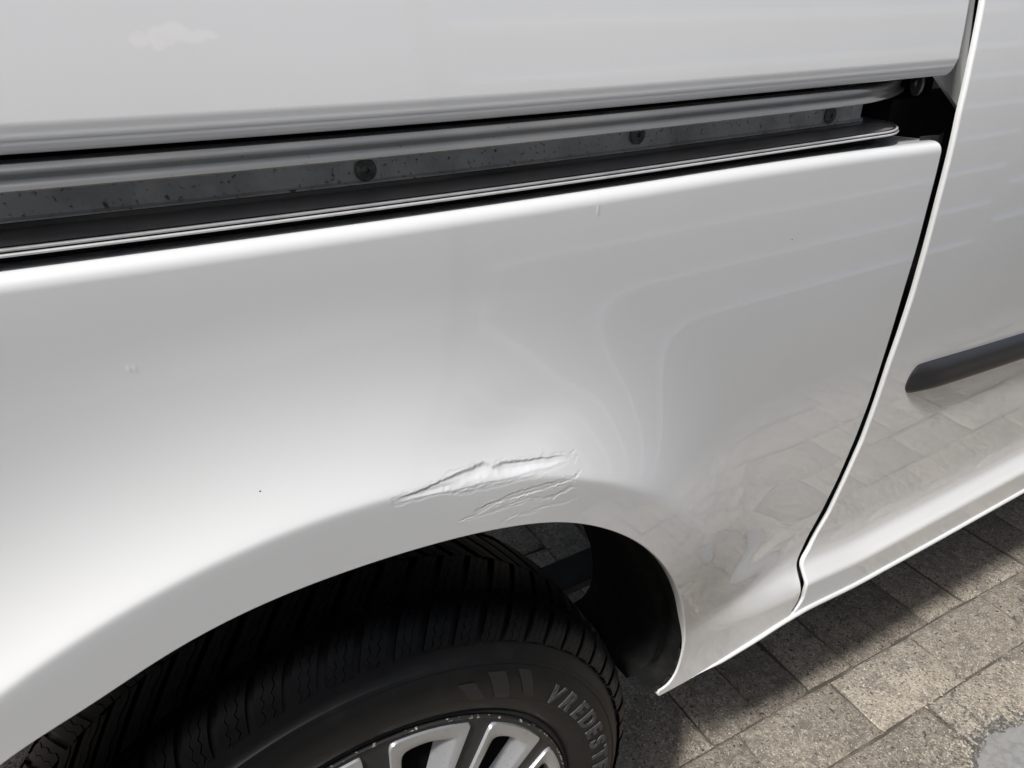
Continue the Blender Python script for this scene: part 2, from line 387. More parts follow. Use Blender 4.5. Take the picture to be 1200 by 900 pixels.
ZEND = float(bottom_z(.548))
def quarter_panel():
    q_end = Q1 + .055; xl = -.9; H = .945 - ARCH_Z
    phiL, phiR = -math.degrees(math.atan(.9 / H)), math.degrees(math.atan(.5965 / H))
    ph, ox, oq = [], [], []
    def seg(p0, p1, n, fx):
        t = np.linspace(0, 1, n, endpoint=False)
        for k in t:
            x, q = fx(k); ph.append(p0 + (p1 - p0) * k); ox.append(x); oq.append(q)
    seg(-98, -80, 24, lambda k: (-.37 - .53*k, .40))
    seg(-80, phiL, 50, lambda k: (xl, .40 + (q_end - .40)*k))
    def top(k0, k1):
        def f(k):
            p = math.radians(k0 + (k1 - k0) * k)
            return H * math.tan(p), q_end
        return f
    for a, b, n in ((phiL, -25, 50), (-25, -14, 40), (-14, -3, 200), (-3, 3, 50), (3, 27, 340), (27, phiR, 80)):
        seg(a, b, n, top(a, b))
    def right(k):
        q = q_end + (ZEND - q_end) * k
        return (float(seam_x(min(q, .93))), q)
    seg(phiR, 84, 260, right)
    def bot(k):
        x = float(seam_x(ZEND)) + (BOT[0, 0] - float(seam_x(ZEND))) * k
        return (x, float(bottom_z(x)))
    seg(84, float(aphi[-1]), 90, bot)
    ph.append(float(aphi[-1])); ox.append(BOT[0, 0]); oq.append(BOT[0, 1])
    ph, ox, oq = map(np.array, (ph, ox, oq))
    ax, az = arch_xz(ph)
    L = np.hypot(ox - ax, oq - az)
    near = np.minimum(.078, .4 * L) / np.maximum(L, 1e-6)
    n1_, n2_ = 156, 190
    t1 = np.linspace(0, 1, n1_)
    t2 = np.linspace(0, 1, n2_ + 1)[1:]; t2 = 1 - (1 - t2)**1.7
    T = np.concatenate([near[:, None] * t1[None], near[:, None] + (1 - near[:, None]) * t2[None]], 1)
    X = ax[:, None] + (ox - ax)[:, None] * T; Qv = az[:, None] + (oq - az)[:, None] * T
    y, z = quarter(X, Qv, dent)
    xs = seam_x(np.minimum(Qv, .93))
    r = .0020; e = np.clip(xs - X, 0, r)
    y = y + (r - np.sqrt(r*r - (r - e)**2)) * (X > .5)
    # hem: the lip turns in round the arch opening
    V = np.stack([X, y, z], -1)
    inw = []
    for dy, dr in ((.010, -.0012), (.006, -.0013), (.0030, -.0012), (.0012, -.0006)):
        k = V[:, 0].copy(); rr = np.hypot(k[:, 0], k[:, 2] - ARCH_Z)
        f = (rr + dr) / rr; k[:, 0] *= f; k[:, 2] = ARCH_Z + (k[:, 2] - ARCH_Z) * f; k[:, 1] += dy * (1 - .75 * sstep(70, 85, ph)); inw.append(k)
    out = []
    for dy in (.003, .006):
        k = V[:, -1].copy(); k[:, 1] += dy; out.append(k)
    V = np.concatenate([np.stack(inw, 1), V, np.stack(out, 1)], 1)
    return grid("quarter_panel", V, PAINT, van, flip=True)
qp = quarter_panel()
tag(qp, "white rear quarter panel with a creased dent and scratches over the wheel arch")

DOORX = np.array([(0.5435,0.3790),(0.5465,0.3910),(0.5567,0.4050),(0.5552,0.4237),(0.5562,0.4533),(0.5691,0.4657),(0.5891,0.5150),(0.5981,0.5670),(0.6063,0.6183),(0.6085,0.6705),(0.6091,0.7186),(0.6113,0.7504),(0.6132,0.7979),(0.6125,0.8480),(0.6114,0.8955),(0.6118,0.9344),(0.6119,0.9711),(0.6168,1.0126),(0.6252,1.0588),(0.6452,1.3300)])
def door_x(z):
    return smooth1(z, DOORX, .006)
def door_y(z, x=1.0): return Q(z, x)

door = None
def sliding_door():
    global door
    zl = np.concatenate([np.linspace(0, .13, 90), np.linspace(.13, .951, 150)[1:]])
    r = .0026
    off = np.concatenate([r * (1 - np.cos(np.linspace(0, np.pi/2, 10))), r + np.linspace(0, 1, 110)[1:]**1.9 * 2.28])
    ZL, O = np.meshgrid(zl / .951, off, indexing='ij')
    X = .58 + O
    for _ in range(8):
        zb = bottom_z(X) + .0008; Z = zb + (1.32 - zb) * ZL; X = .5*X + .5*(door_x(Z) + O); e = np.clip(O, 0, r)
    Y = door_y(Z, X) + (r - np.sqrt(np.maximum(r*r - (r - e)**2, 0)))
    V = np.stack([X, Y, Z], -1)
    fl = []
    for dy, dx in ((.0022, .0002), (.0018, .00005)):
        k = V[:, 0].copy(); k[:, 1] += dy; k[:, 0] += dx; fl.append(k)
    V = np.concatenate([np.stack(fl, 1), V], 1)
    bt = V[:1].copy(); bt[..., 1] += .012; bt[..., 2] += .001
    V = np.concatenate([bt, V], 0)
    door = grid("sliding_door", V, PAINT, van, flip=False)
sliding_door()

def moulding():
    x0, x1 = .6535, 2.88
    n = 150; xs = x0 + (x1 - x0) * np.linspace(0, 1, n)**2.2
    sec = np.linspace(0, 1, 17)
    rows = []
    for x in xs:
        zc = .6845 - .060 * (1 - math.exp(-(x - .655) / .80)); hh = .0200
        d = x - x0; tip = .014
        f = math.sqrt(max(0, 1 - (1 - min(d, tip) / tip)**2))
        th = .0105 * (1 - (1 - min(d, .055) / .055)**2) + .0008
        row = []
        for s in sec:
            a = (s - .5) * 2
            zz = zc - .004*(1-f) + hh * f * a
            prof = 1 - abs(a)**5
            yb = float(door_y(np.array(zz)))
            row.append((x, yb + .002 - (th + .002) * prof - .002 * (a < 0) * prof * abs(a), zz))
        rows.append(row)
    return grid("moulding", np.array(rows), PLASTIC, door, flip=True)
moulding()

def upper_panel():
    yP = P
    # profile, from the folded lower edge up to the roof
    zb = 1.0125
    y0 = float(P(zb + .002))
    low = [(y0 + .040, zb - .0112), (y0 + .022, zb - .0112), (y0 + .0045, zb - .0111), (y0 + .0022, zb - .0107), (y0 + .0012, zb - .0100), (y0 + .0008, zb - .0090), (y0 + .0007, zb - .0072),
           (y0 + .0005, zb - .0066), (y0 + .0006, zb - .0050), (y0 + .0003, zb - .0044), (y0 + .0005, zb - .0026), (y0 + .0003, zb - .0012), (y0 + .0002, zb + .0006)]
    zs = zb + .002 + np.linspace(0, 1, 50)**1.4 * .32
    up = [(float(P(z)), z) for z in zs]
    zt = up[-1][1]; yt = up[-1][0]
    for k in range(1, 15): zz = zt + k * .03; up.append((yt + .27*(zz-zt) + 1.5*max(0, zz-1.62)**1.6, zz))
    prof = np.array(low + up)
    xs = np.concatenate([np.linspace(-.9, -.3, 25), np.linspace(-.3, .575, 120)[1:], .575 + .0235 * np.sin(np.linspace(0, np.pi/2, 26)[1:])])
    X = np.zeros((len(xs), len(prof))); Y = np.zeros_like(X); Z = np.zeros_like(X)
    rc = .015
    for j, (y, z) in enumerate(prof):
        xr = .5965 + .0018 + .17 * max(0, z - 1.0115) ; dz = max(0, z - (zb - .0115))
        if dz < rc: xr -= rc - math.sqrt(max(rc*rc - (rc - dz)**2, 0))
        xx = -.9 + (xs + .9) * (xr + .9) / (.5985 + .9)
        X[:, j] = xx
        Z[:, j] = z + zo(xx) * sstep(1.25, 1.0, z)
        r = .004; e = np.clip(xr - xx, 0, r)
        Y[:, j] = y + (r - np.sqrt(r*r - (r - e)**2))
    V = np.stack([X, Y, Z], -1)
    k = V[-1:].copy(); k[..., 1] += .018; V = np.concatenate([V, k], 0)
    return grid("upper_panel", V, CLOUD_PAINT, van, flip=False)
tag(upper_panel(), "white upper side panel with a soft pale pinkish cloud reflection painted in")

# ------------------------------------------------------------------ runner rail and its pocket
def sweep(name, path, prof, m, parent, sharp=35, smooth=True, closed=False, flip=False):
    """path: (n,2) plan points; prof: list of (outward offset, z). outward is to the right of travel (-y for +x travel)"""
    path = np.array(path); d = np.gradient(path, axis=0); d /= np.linalg.norm(d, axis=1)[:, None]
    nrm = np.stack([d[:, 1], -d[:, 0]], 1)
    pr = list(prof) + ([prof[0]] if closed else [])
    V = np.zeros((len(path), len(pr), 3))
    for j, (o, z) in enumerate(pr):
        V[:, j, 0] = path[:, 0] + nrm[:, 0]*o; V[:, j, 1] = path[:, 1] + nrm[:, 1]*o
        V[:, j, 2] = z + zo(path[:, 0])
    return grid(name, V, m, parent, sharp=sharp, smooth=smooth, flip=flip)

def pocket_path(r=.024, cx=.518, n=24):
    p = [(x, .028) for x in np.linspace(-.9, cx, 60)]
    for a in np.linspace(0, math.radians(100), n)[1:]: p.append((cx + r*math.sin(a), .028 + r - r*math.cos(a)))
    for k in range(1, 5): p.append((p[-1][0] - .003, p[-1][1] + .012))
    return p
pp = pocket_path()
plate = sweep("rail_plate", pp, [(0, .9925), (0, .9676), (.0008, .9668), (.0024, .9664), (.0026, .9656)], ZINC, van)
shelf = sweep("rail_shelf", pp, [(.0020, .9652), (.0035, .9630), (.0240, .9612), (.0296, .9608)], SHELFM, van)
core = sweep("trim_core", pp, [(.0286, .9612), (.0311, .9608), (.0311, .9576), (.0300, .9562), (.0200, .9554), (.0150, .9480)], RUBBER, van)
for z0, o0 in ((.9601, .0312), (.9577, .0321)):
    c = [(o0 + .0014*math.cos(t), z0 + .0009*math.sin(t)) for t in np.linspace(math.pi, -math.pi, 11)[:-1]]
    sweep("trim_bead", pp, c + [c[0]], TRIM, core, sharp=80)

def rail_path():
    p = []
    for x in np.linspace(-.9, .592, 170):
        t = max(0, x - .435) / .155
        p.append((x, -.0055 + .046 * t**2.2))
    return p
rail = sweep("runner_rail", rail_path(),
             [(-.0180, .9974), (-.0060, .9979), (-.0030, .9977), (-.0008, .9971), (.0008, .9961), (.0015, .9950), (.0015, .9936), (.0010, .9920), (.0010, .9912), (.0012, .9899), (.0022, .9888), (.0042, .9880),
              (.0054, .9875), (.0050, .9868), (.0030, .9868), (-.0006, .9880), (-.0010, .9899), (-.0010, .9940), (-.0040, .9958), (-.0180, .9964), (-.0180, .9974)], RAIL, van, sharp=50)

def end_tab():
    # lug with a hole at the front end of the rail, facing rearwards
    mb = MB(); n = 22
    cx, cy, cz = .5965, .0285, .9915
    ex = np.array([.55, .0, -.16]); ex = np.array([.50, .86, 0]); ex /= np.linalg.norm(ex); nz = np.array([0, 0, 1.])
    nn = np.cross(ex, nz)
    def ring(rx, rz, up, sh):
        out = []
        for k in range(n):
            a = 2*math.pi*k/n; c, s_ = math.cos(a), math.sin(a)
            zz = rz*s_ + (up if s_ > .6 else 0)
            out.append(np.array([cx, cy, cz]) + ex*rx*c + nz*zz + nn*sh)
        return out
    A, B = ring(.0105, .0100, .004, 0), ring(.0105, .0100, .004, .0022)
    a, b = ring(.0026, .0034, 0, 0), ring(.0026, .0034, 0, .0022)
    pts = A + B + a + b; f = []
    for k in range(n):
        j = (k+1) % n
        f += [(k, j, n+j, n+k), (2*n+k, 3*n+k, 3*n+j, 2*n+j), (k, 2*n+k, 2*n+j, j), (n+k, n+j, 3*n+j, 3*n+k)]
    mb.poly(pts, f)
    return mb.build("end_lug", RAIL, rail, smooth=True, sharp=40)
end_tab()

def bolt(x, z):
    n = 24; rows = []
    for r, o in ((.0068, .0002), (.0068, .0016), (.0060, .0024), (.0042, .0028), (.0036, .0022), (.0034, .0024), (.0020, .0026), (.0017, .0004), (.0, .0004)):
        rows.append([(x + r*math.cos(a), .0278 - o, z + zo(x) + r*math.sin(a)) for a in np.linspace(0, 2*np.pi, n, endpoint=False)])
    V = np.array(rows).transpose(1, 0, 2)
    return grid("bolt", V, ZINC_D, plate, close_i=True, sharp=40)
ZINC_D = mat("bolt_steel", (.20, .20, .195), rough=.45, metal=.3, noise=[(200, (.34, .34, .33), .5, .7)])
for bx, bz in ((.0670, .9735), (.2740, .9765), (.4830, .9735)): bolt(bx, bz)

# dark backing behind the rail, door jamb and seals
mb = MB(); mb.box(-.9, .72, .088, .092, .90, 1.06); mb.box(-.88, .70, .03, .088, 1.0085 + .003, 1.016)
mb.build("rail_backing", UNDER, van)
mb = MB()
mb.prism([(.5900, .0085, 1.0010), (.6640, .0200, .9640), (.6800, .0850, 1.34), (.6000, .0850, 1.34)],
         [(.5900, .0125, 1.0010), (.6640, .0240, .9640), (.6800, .0890, 1.34), (.6000, .0890, 1.34)])
mb.build("door_jamb", PAINT, van)
zz = np.linspace(.40, .950, 110)
V = np.stack([np.stack([seam_x(np.minimum(zz, .93)) + o, Q(zz, .56) + d, zz], 1) for o, d in ((-.012, .0165), (.002, .0150), (.008, .0120), (.012, .0125), (.03, .020))], 0)
grid("door_seal", V, RUBBER, van)
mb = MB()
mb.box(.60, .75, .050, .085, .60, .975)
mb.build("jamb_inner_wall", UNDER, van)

# sill
def sill():
    xs = np.concatenate([np.linspace(BOT[4, 0], .70, 110), np.linspace(.70, 2.88, 60)[1:]])
    prof = [(.010, .0022), (.002, .0010), (-.0016, -.0006), (-.0032, -.0026), (-.0030, -.0050), (-.0008, -.0072), (.0014, -.0086), (.0024, -.0108), (.0040, -.0130), (.0066, -.0142), (.012, -.0146)]
    V = []
    for x in xs:
        zb = float(bottom_z(x))
        yb = float(quarter(np.array([x]), np.array([zb + .001]))[0][0]) if x < .55 else float(Q(np.array(zb + .001), np.array(x)))
        k = float(sstep(.345, .50, x)); k0 = .08 + .92 * float(sstep(xs[0], xs[0] + .05, x)); s = (.4 + .6 * k) * k0; h = (.5 + .5 * k) * k0
        V.append([(x, yb + o * (s if o < 0 else 1), zb + d * h) for o, d in prof])
    V = np.array(V); o = grid("sill", V, PAINT, van, flip=False)
    U = np.stack([V[:, -1], V[:, -1] + np.array([0, .02, .001]), V[:, -1] + np.array([0, .06, .01])], 1)
    grid("sill_flange", U[6:], UNDER, van)
    return o
sill()

FLOORM = mat("pale_bounce_floor", (.58, .58, .56), rough=.8, noise=[(12, (.48, .47, .45), .45, .7)])  # near-white floor colour, chosen to bounce light onto the ground below
# wheel arch liner
def liner():
    ph = np.linspace(-92, float(aphi[-1]) + 3, 120); ax, az = arch_xz(ph)
    V = []
    for yy, g in ((-.030, .0015), (.020, .004), (.034, .008), (.036, -.004), (.165, -.006)):
        r = np.hypot(ax, az - ARCH_Z); f = (r + g) / r
        yq = quarter(ax, az)[0] + .008 if yy < 0 else np.full(len(ax), yy)
        V.append(np.stack([ax*f, yq, ARCH_Z + (az - ARCH_Z)*f], 1))
    return grid("wheel_arch_liner", np.array(V), LINERM, van, sharp=40)
LINERM = mat("liner_plastic", (.008, .008, .008), rough=.85, spec=.12, noise=[(60, (.016, .0155, .015), .5, .75)])
liner()
mb = MB(); ring = [(math.cos(t), math.sin(t)) for t in np.linspace(0, 2*math.pi, 20, endpoint=False)]
for sx, sz in ((-.0369, .8142), (.4125, .8870)):      # specks of tar
    yy, zz_ = quarter(np.array([sx]), np.array([sz])); mb = MB()
    mb.prism([(sx + .0006*c, float(yy[0]) - .00004, float(zz_[0]) + .0005*s_) for c, s_ in ring[::2]], [(sx + .0004*c, float(yy[0]) - .00025, float(zz_[0]) + .0003*s_) for c, s_ in ring[::2]])
    mb.build("tar_speck", RUBBER, qp, smooth=True)
mb = MB(); mb.box(-.7, .85, .235, .292, .296, .307); mb.box(-.5, .6, .240, .287, .2865, .2950)
mb.build("leaf_spring", UNDER, van, bevel=.002)
mb = MB(); mb.prism([(-.9, .34, .56), (2.88, .34, .56), (2.88, 1.50, 1.00), (-.9, 1.50, 1.00)], [(-.9, .34, .59), (2.88, .34, .59), (2.88, 1.50, 1.03), (-.9, 1.50, 1.03)]); 
mb.build("bounce_floor_pan", FLOORM, van)  # unseen floor, slanted up to the far side to admit and bounce light
mb = MB(); mb.box(.46, 2.88, .05, .34, .38, .43); mb.box(-.9, -.45, .05, .34, .42, .46); mb.build("chassis_rail", UNDER, van)
mb = MB(); mb.box(-.05, .05, .24, 1.35, .262, .284); mb.build("rear_axle", UNDER, van, bevel=.01)

# the rest of the shell: roof, far side, tail and front closing
def shell():
    pr = [(.30, 1.752), (.40, 1.80), (.60, 1.825), (.9, 1.83), (1.2, 1.825), (1.40, 1.80), (1.52, 1.73), (1.60, 1.45), (1.65, 1.15), (1.66, 1.02)]  # unseen far side stops high, leaving an opening for light underneath
    xs = np.array([-.9, -.5, 0, .5, 1.0, 1.5, 2.0, 2.5, 2.89])
    V = np.array([[(x, y, z) for y, z in pr] for x in xs])
    return grid("body_shell", V, PAINT, van, sharp=50, flip=True)
shell()
mb = MB(); mb.prism([(-.9, .03, .40), (-.9, 1.50, 1.03), (-.9, 1.66, 1.1), (-.9, 1.50, 1.74), (-.9, .34, 1.74), (-.9, .02, 1.1)],
                    [(-.92, .05, .40), (-.92, 1.48, 1.03), (-.92, 1.64, 1.1), (-.92, 1.48, 1.72), (-.92, .36, 1.72), (-.92, .04, 1.1)])
mb.build("rear_end", PAINT, van)
mb = MB(); mb.prism([(2.88, .03, .40), (2.88, 1.63, .40), (2.88, 1.67, 1.1), (2.88, 1.50, 1.74), (2.88, .34, 1.74), (2.88, .04, 1.1)],
                    [(2.89, .03, .40), (2.89, 1.63, .40), (2.89, 1.67, 1.1), (2.89, 1.50, 1.74), (2.89, .34, 1.74), (2.89, .04, 1.1)])
mb.build("bulkhead", UNDER, van)
mb = MB(); mb.prism([(.625, .046, 1.325), (2.88, .046, 1.325), (2.88, .27, 1.75), (.625, .27, 1.75)],
                    [(.625, .050, 1.325), (2.88, .050, 1.325), (2.88, .275, 1.745), (.625, .275, 1.745)])
mb.build("side_window", GLASS, van)

# ------------------------------------------------------------------ wheel
WZ = .307
def wp(r, th, y):
    a = math.radians(th) if not isinstance(th, np.ndarray) else np.radians(th)
    return (r * np.sin(a), y, WZ + r * np.cos(a))

def lathe(name, prof, m, parent, n=180, sharp=40, flip=False):
    th = np.linspace(0, 2*np.pi, n, endpoint=False)
    V = np.array([[(r*math.sin(a), y, WZ + r*math.cos(a)) for r, y in prof] for a in th])
    return grid(name, V, m, parent, close_i=True, sharp=sharp, flip=flip)

wheel = lathe("wheel", [(.2085, .001), (.2100, -.0035), (.2128, -.0050), (.2150, -.0035), (.2155, .004), (.205, .010), (.198, .016), (.195, .05), (.170, .07), (.168, .13), (.195, .17), (.214, .190), (.215, .196)], UNDER, van)
# carcass: from the outer bead over the crown to the inner bead
half = [(.2120, .004), (.2150, -.0025), (.2200, -.0078), (.2240, -.0098), (.2300, -.0112), (.2360, -.0120), (.2372, -.0134), (.2470, -.0142), (.2580, -.0140), (.2660, -.0118), (.2712, -.0088), (.2722, -.0096), (.2748, -.0080), (.2762, -.0056), (.2810, -.0020), (.2880, .0040), (.2970, .0120), (.3030, .0210), (.3070, .0340), (.3085, .0550), (.3090, .0890)]
mid = .0890
prof = half + [(r, 2*mid - y) for r, y in half[-2::-1]]
tyre = lathe("tyre", prof, TYRE, wheel, n=240, sharp=25)

def tread():
    P_ = np.array([(.3162, .0885), (.3162, .0700), (.3155, .0500), (.3140, .0360), (.3105, .0235), (.3050, .0140), (.2980, .0068), (.2900, .0012), (.2840, -.0024), (.2800, -.0047)])
    low = np.array([(.3080, .0885), (.3080, .0700), (.3075, .0520), (.3060, .0390), (.3030, .0275), (.2980, .0185), (.2920, .0115), (.2850, .0052), (.2810, .0010), (.2785, -.0020)])
    t0 = np.linspace(0, 1, len(P_)); t1 = np.linspace(0, 1, 21)
    P_ = np.stack([np.interp(t1, t0, P_[:, c]) for c in (0, 1)], 1); low = np.stack([np.interp(t1, t0, low[:, c]) for c in (0, 1)], 1)
    V, F = [], []
    N = 66; pitch = 2*math.pi/N; m = len(P_)
    rng = np.random.default_rng(4)
    for side in (0, 1):
        for k in range(N):
            sc = 1 + .08*math.sin(k*2.4); tj = rng.normal(0, .0003)
            # three lamellae with zigzag sipes between them; a cross groove parts the shoulder block from the centre rib
            for (a0, a1, z0, z1, top) in ((-.40, -.17, 0, 1, 0), (-.145, .10, 1, 1, .0002), (.125, .34, 1, 0, -.0003)):
                for (j0, j1) in ((0, 7), (8, m)):
                    n0 = len(V); cnt = 0
                    for j in range(j0, j1):
                        yy = P_[j, 1]; u = (mid - yy) / mid
                        sk = .165 * (1 - u)**1.15 - .02*u*u
                        zig = .045 * (1 if j % 2 else -1)
                        end = 1 - .16 * max(0, (j - 15) / 5)
                        for rr, y in ((P_[j, 0] + top + tj, P_[j, 1]), (low[j, 0], low[j, 1])):
                            for a, zz in ((a0, z0), (a1, z1)):
                                ang = k*pitch + (a + zz*zig)*pitch*sc*end + sk + (.5*pitch if side else 0)
                                V.append((rr*math.sin(ang), y if not side else 2*mid - y, WZ + rr*math.cos(ang)))
                        cnt += 1
                    for j in range(cnt-1):
                        b = n0 + 4*j
                        q = [(b, b+1, b+5, b+4), (b, b+4, b+6, b+2), (b+1, b+3, b+7, b+5)]
                        F += q if not side else [f[::-1] for f in q]
                    e = n0; F.append((e, e+2, e+3, e+1)); e = n0 + 4*(cnt-1); F.append((e, e+1, e+3, e+2))
    me = mesh_from("tread_blocks", V, F)
    o = link("tread_blocks", me, TYRE, wheel, smooth=True, sharp=28)
    tag(o, kind="stuff")
tread()

def sidewall_y(r):
    pr = np.array(half)
    return np.interp(r, pr[:, 0], pr[:, 1])

def lettering():
    word = "VREDESTEIN"
    th = [48.6, 54.6, 60.6, 66.4, 72.0, 77.4, 82.8, 88.0, 92.0, 96.4]
    V, F = [], []
    for ch, t in zip(word, th):
        cu = bpy.data.curves.new("l", 'FONT'); cu.body = ch; cu.size = 1; cu.align_x = 'CENTER'; cu.resolution_u = 3
        cu.extrude = .02; cu.offset = .034
        ob = bpy.data.objects.new("l", cu); COL.objects.link(ob)
        dg = bpy.context.evaluated_depsgraph_get(); me = bpy.data.meshes.new_from_object(ob.evaluated_get(dg))
        n0 = len(V)
        for v in me.vertices:
            h = v.co.y / .70; w = v.co.x
            r = .2412 + h * .0190
            a = math.radians(t) + (w * .0285 + (h - .5) * .0012) / .249
            V.append((r*math.sin(a), float(sidewall_y(r)) - (.0014 if v.co.z > 0 else -.0004), WZ + r*math.cos(a)))
        for p in me.polygons: F.append(tuple(n0 + i for i in p.vertices))
        bpy.data.objects.remove(ob); bpy.data.curves.remove(cu); bpy.data.meshes.remove(me)
    me = mesh_from("lettering", V, F)
    bm = bmesh.new(); bm.from_mesh(me); bmesh.ops.recalc_face_normals(bm, faces=bm.faces); bm.to_mesh(me); bm.free()
    return link("lettering", me, LETTER, wheel, smooth=False)
lettering()
for a0, a1, r0, r1 in ((22.5, 26.5, .236, .258), (29.0, 33.5, .236, .266), (36.5, 40, .243, .268)):
    V = []
    for t in np.linspace(0, 1, 8):
        r = r0 + (r1-r0)*t
        V.append([(r*math.sin(a), float(sidewall_y(r)) - .0007, WZ + r*math.cos(a)) for a in np.radians(np.linspace(a0 - 5*t + 2, a1 - 5*t + 2, 6))])
    grid("sidewall_bar", np.array(V), BARM, wheel)

# hubcap: charcoal dish, twelve silver pockets
ang = 30; TH0 = 6.4
ys = lambda r: np.interp(r, [.05, .10, .19, .21], [-.030, -.024, -.0105, -.0065])
base = MB()
def sector(mb, r0, r1, a0, a1, yoff, depth, n=6):
    V1 = []
    for r in (r0, r1):
        for t in np.linspace(a0, a1, n): V1.append(wp(r, t, float(ys(r)) + yoff))
    V2 = [(x, y + depth, z) for x, y, z in V1]
    k = len(mb.V); f = []
    for i in range(n-1):
        f += [(i, i+1, n+i+1, n+i), (2*n+i, 3*n+i, 3*n+i+1, 2*n+i+1), (i, 2*n+i, 2*n+i+1, i+1), (n+i, n+i+1, 3*n+i+1, 3*n+i)]
    f += [(0, n, 3*n, 2*n), (n-1, 3*n-1, 4*n-1, 2*n-1)]
    mb.poly(V1 + V2, f)
for k in range(12):
    a = TH0 + ang*k
    sector(base, .070, .2040, a - 6.8, a + .3, .0015, .014)
    for q in range(5): sector(base, .2036, .2088, a - 6.5 + q*6, a - .5 + q*6, .0008, .016, 4)
for k in range(12): sector(base, .0, .072, TH0 + k*30, TH0 + k*30 + 30, -.001, .012)
hub = base.build("hubcap", CHAR, wheel, bevel=0)
lathe("scuffed_ring", [(.2072, -.0052), (.2078, -.0072), (.2090, -.0072), (.2098, -.0050)], SCUFF, wheel, n=240)
lathe("hub_backing", [(.001, -.010), (.10, -.013), (.197, .0005), (.2075, .008)], HOLE, wheel, n=60)
def spoke(k):
    a = TH0 + ang*k
    def loop(pts, y): return [wp(r, t + a, float(ys(r)) + y) for r, t in pts]
    def rnd(corners, n=5):
        """round the corners of a polar outline"""
        out = []
        m = len(corners)
        for i in range(m):
            p0, p1, p2, rad = corners[i-1][:2], corners[i][:2], corners[(i+1) % m][:2], corners[i][2]
            p0, p1, p2 = map(np.array, (p0, p1, p2)); sc = np.array([1, .0032])
            d0 = (p0-p1)*sc; d2 = (p2-p1)*sc; l0, l2 = np.linalg.norm(d0), np.linalg.norm(d2)
            q0, q2 = p1 + (p0-p1)*min(.45, rad/l0), p1 + (p2-p1)*min(.45, rad/l2)
            for t in np.linspace(0, 1, n):
                out.append((1-t)**2*q0 + 2*t*(1-t)*p1 + t*t*q2)
        return out
    outer = rnd([(.075, .8, .002), (.140, .6, .02), (.2035, 0, .008), (.2042, 11.5, .02), (.2035, 23.2, .004), (.140, 22.6, .02), (.075, 22.4, .002)])
    inner = rnd([(.082, 5.5, .002), (.140, 3.6, .02), (.1890, 3.4, .007), (.1925, 9.5, .01), (.1900, 19.6, .005), (.140, 19.4, .02), (.082, 18.5, .002)])
    deep = rnd([(.086, 6.0, .002), (.140, 4.2, .02), (.1875, 4.0, .007), (.1900, 8.0, .01), (.1880, 14.5, .005), (.140, 14.0, .02), (.086, 13.0, .002)])
    n = len(outer)
    rings = [loop(outer, .012), loop(outer, .0004), loop([o + (i-o)*.05 for o, i in zip(outer, inner)], -.0012), loop([o + (i-o)*.86 for o, i in zip(outer, inner)], -.0012), loop(inner, .0004),
             loop([i + (d-i)*.5 for i, d in zip(inner, deep)], .005), loop(deep, .010)]
    V = np.array(rings).transpose(1, 0, 2)
    return V
proto = None
V = spoke(0); proto = grid("hubcap_spoke", V, SILVER, wheel, close_i=True, sharp=50)
for k in range(1, 12):
    c = proto.copy(); COL.objects.link(c); c.parent = wheel
    R = Matrix.Translation((0, 0, WZ)) @ Matrix.Rotation(math.radians(30*k), 4, 'Y') @ Matrix.Translation((0, 0, -WZ))
    c.matrix_basis = R

# ------------------------------------------------------------------ ground
mb = MB(); mb.box(-60, 60, -60, 60, -.30, -.0065)
gnd = mb.build("ground", SANDM); tag(gnd, kind="structure")
pav = bpy.data.objects.new("brick_pavement", None); COL.objects.link(pav); tag(pav, kind="structure")
pav.rotation_euler.z = -.0320

rng = np.random.default_rng(7)
def brick_mesh(seed, L, W):
    r = np.random.default_rng(seed)
    nx, ny = (4, 3) if L > W else (3, 4)
    xs = np.array([-L/2, -L/2 + .009, 0, L/2 - .009, L/2]) if L > W else np.array([-L/2, -L/2 + .009, L/2 - .009, L/2])
    ysv = np.array([-W/2, -W/2 + .009, 0, W/2 - .009, W/2]) if W > L else np.array([-W/2, -W/2 + .009, W/2 - .009, W/2])
    V, F = [], []
    a, b = len(xs), len(ysv)
    for i, x in enumerate(xs):
        for j, y in enumerate(ysv):
            edge = i in (0, a-1) or j in (0, b-1)
            z = -.0042 if edge else 0
            V.append((x + r.normal(0, .0012), y + r.normal(0, .0012), z + r.normal(0, .0008)))
    for i in range(a-1):
        for j in range(b-1): F.append((i*b+j, (i+1)*b+j, (i+1)*b+j+1, i*b+j+1))
    per = [i*b for i in range(a)] + [(a-1)*b + j for j in range(1, b)] + [i*b + b-1 for i in range(a-2, -1, -1)] + [j for j in range(b-2, 0, -1)]
    n0 = len(V)
    for i in per: V.append((V[i][0]*1.004, V[i][1]*1.004, -.07))
    m = len(per)
    for k in range(m): F.append((per[(k+1) % m], per[k], n0+k, n0+(k+1) % m))
    me = mesh_from("brick", V, F); me.materials.append(BRICKM)
    me.polygons.foreach_set("use_smooth", np.ones(len(me.polygons), bool)); me.set_sharp_from_angle(angle=math.radians(50))
    return me
BL, BW = .2105, .1025
PX, PY = .1080, .1130            # pitch across the headers / of the stretcher courses
mh = [brick_mesh(s, .1045, .2125) for s in range(6)]
mq = [brick_mesh(s + 40, .1080, .1085) for s in range(6)]
ms = [brick_mesh(s + 20, .2130, .1095) for s in range(6)]
Y0 = .0995 - .0                    # edge between the band laid crossways and the courses
cells = []
for i in range(-30, 90):         # crossways bricks (under the van)
    for j in range(0, 9):
        x = .6195 + PX*i; y = Y0 + .1085 + .2165*j + (0 if (i % 2) else .0)
        if j >= 1: y += .108 * (i % 2)
        if y < 2.0: cells.append((x, y, 0))
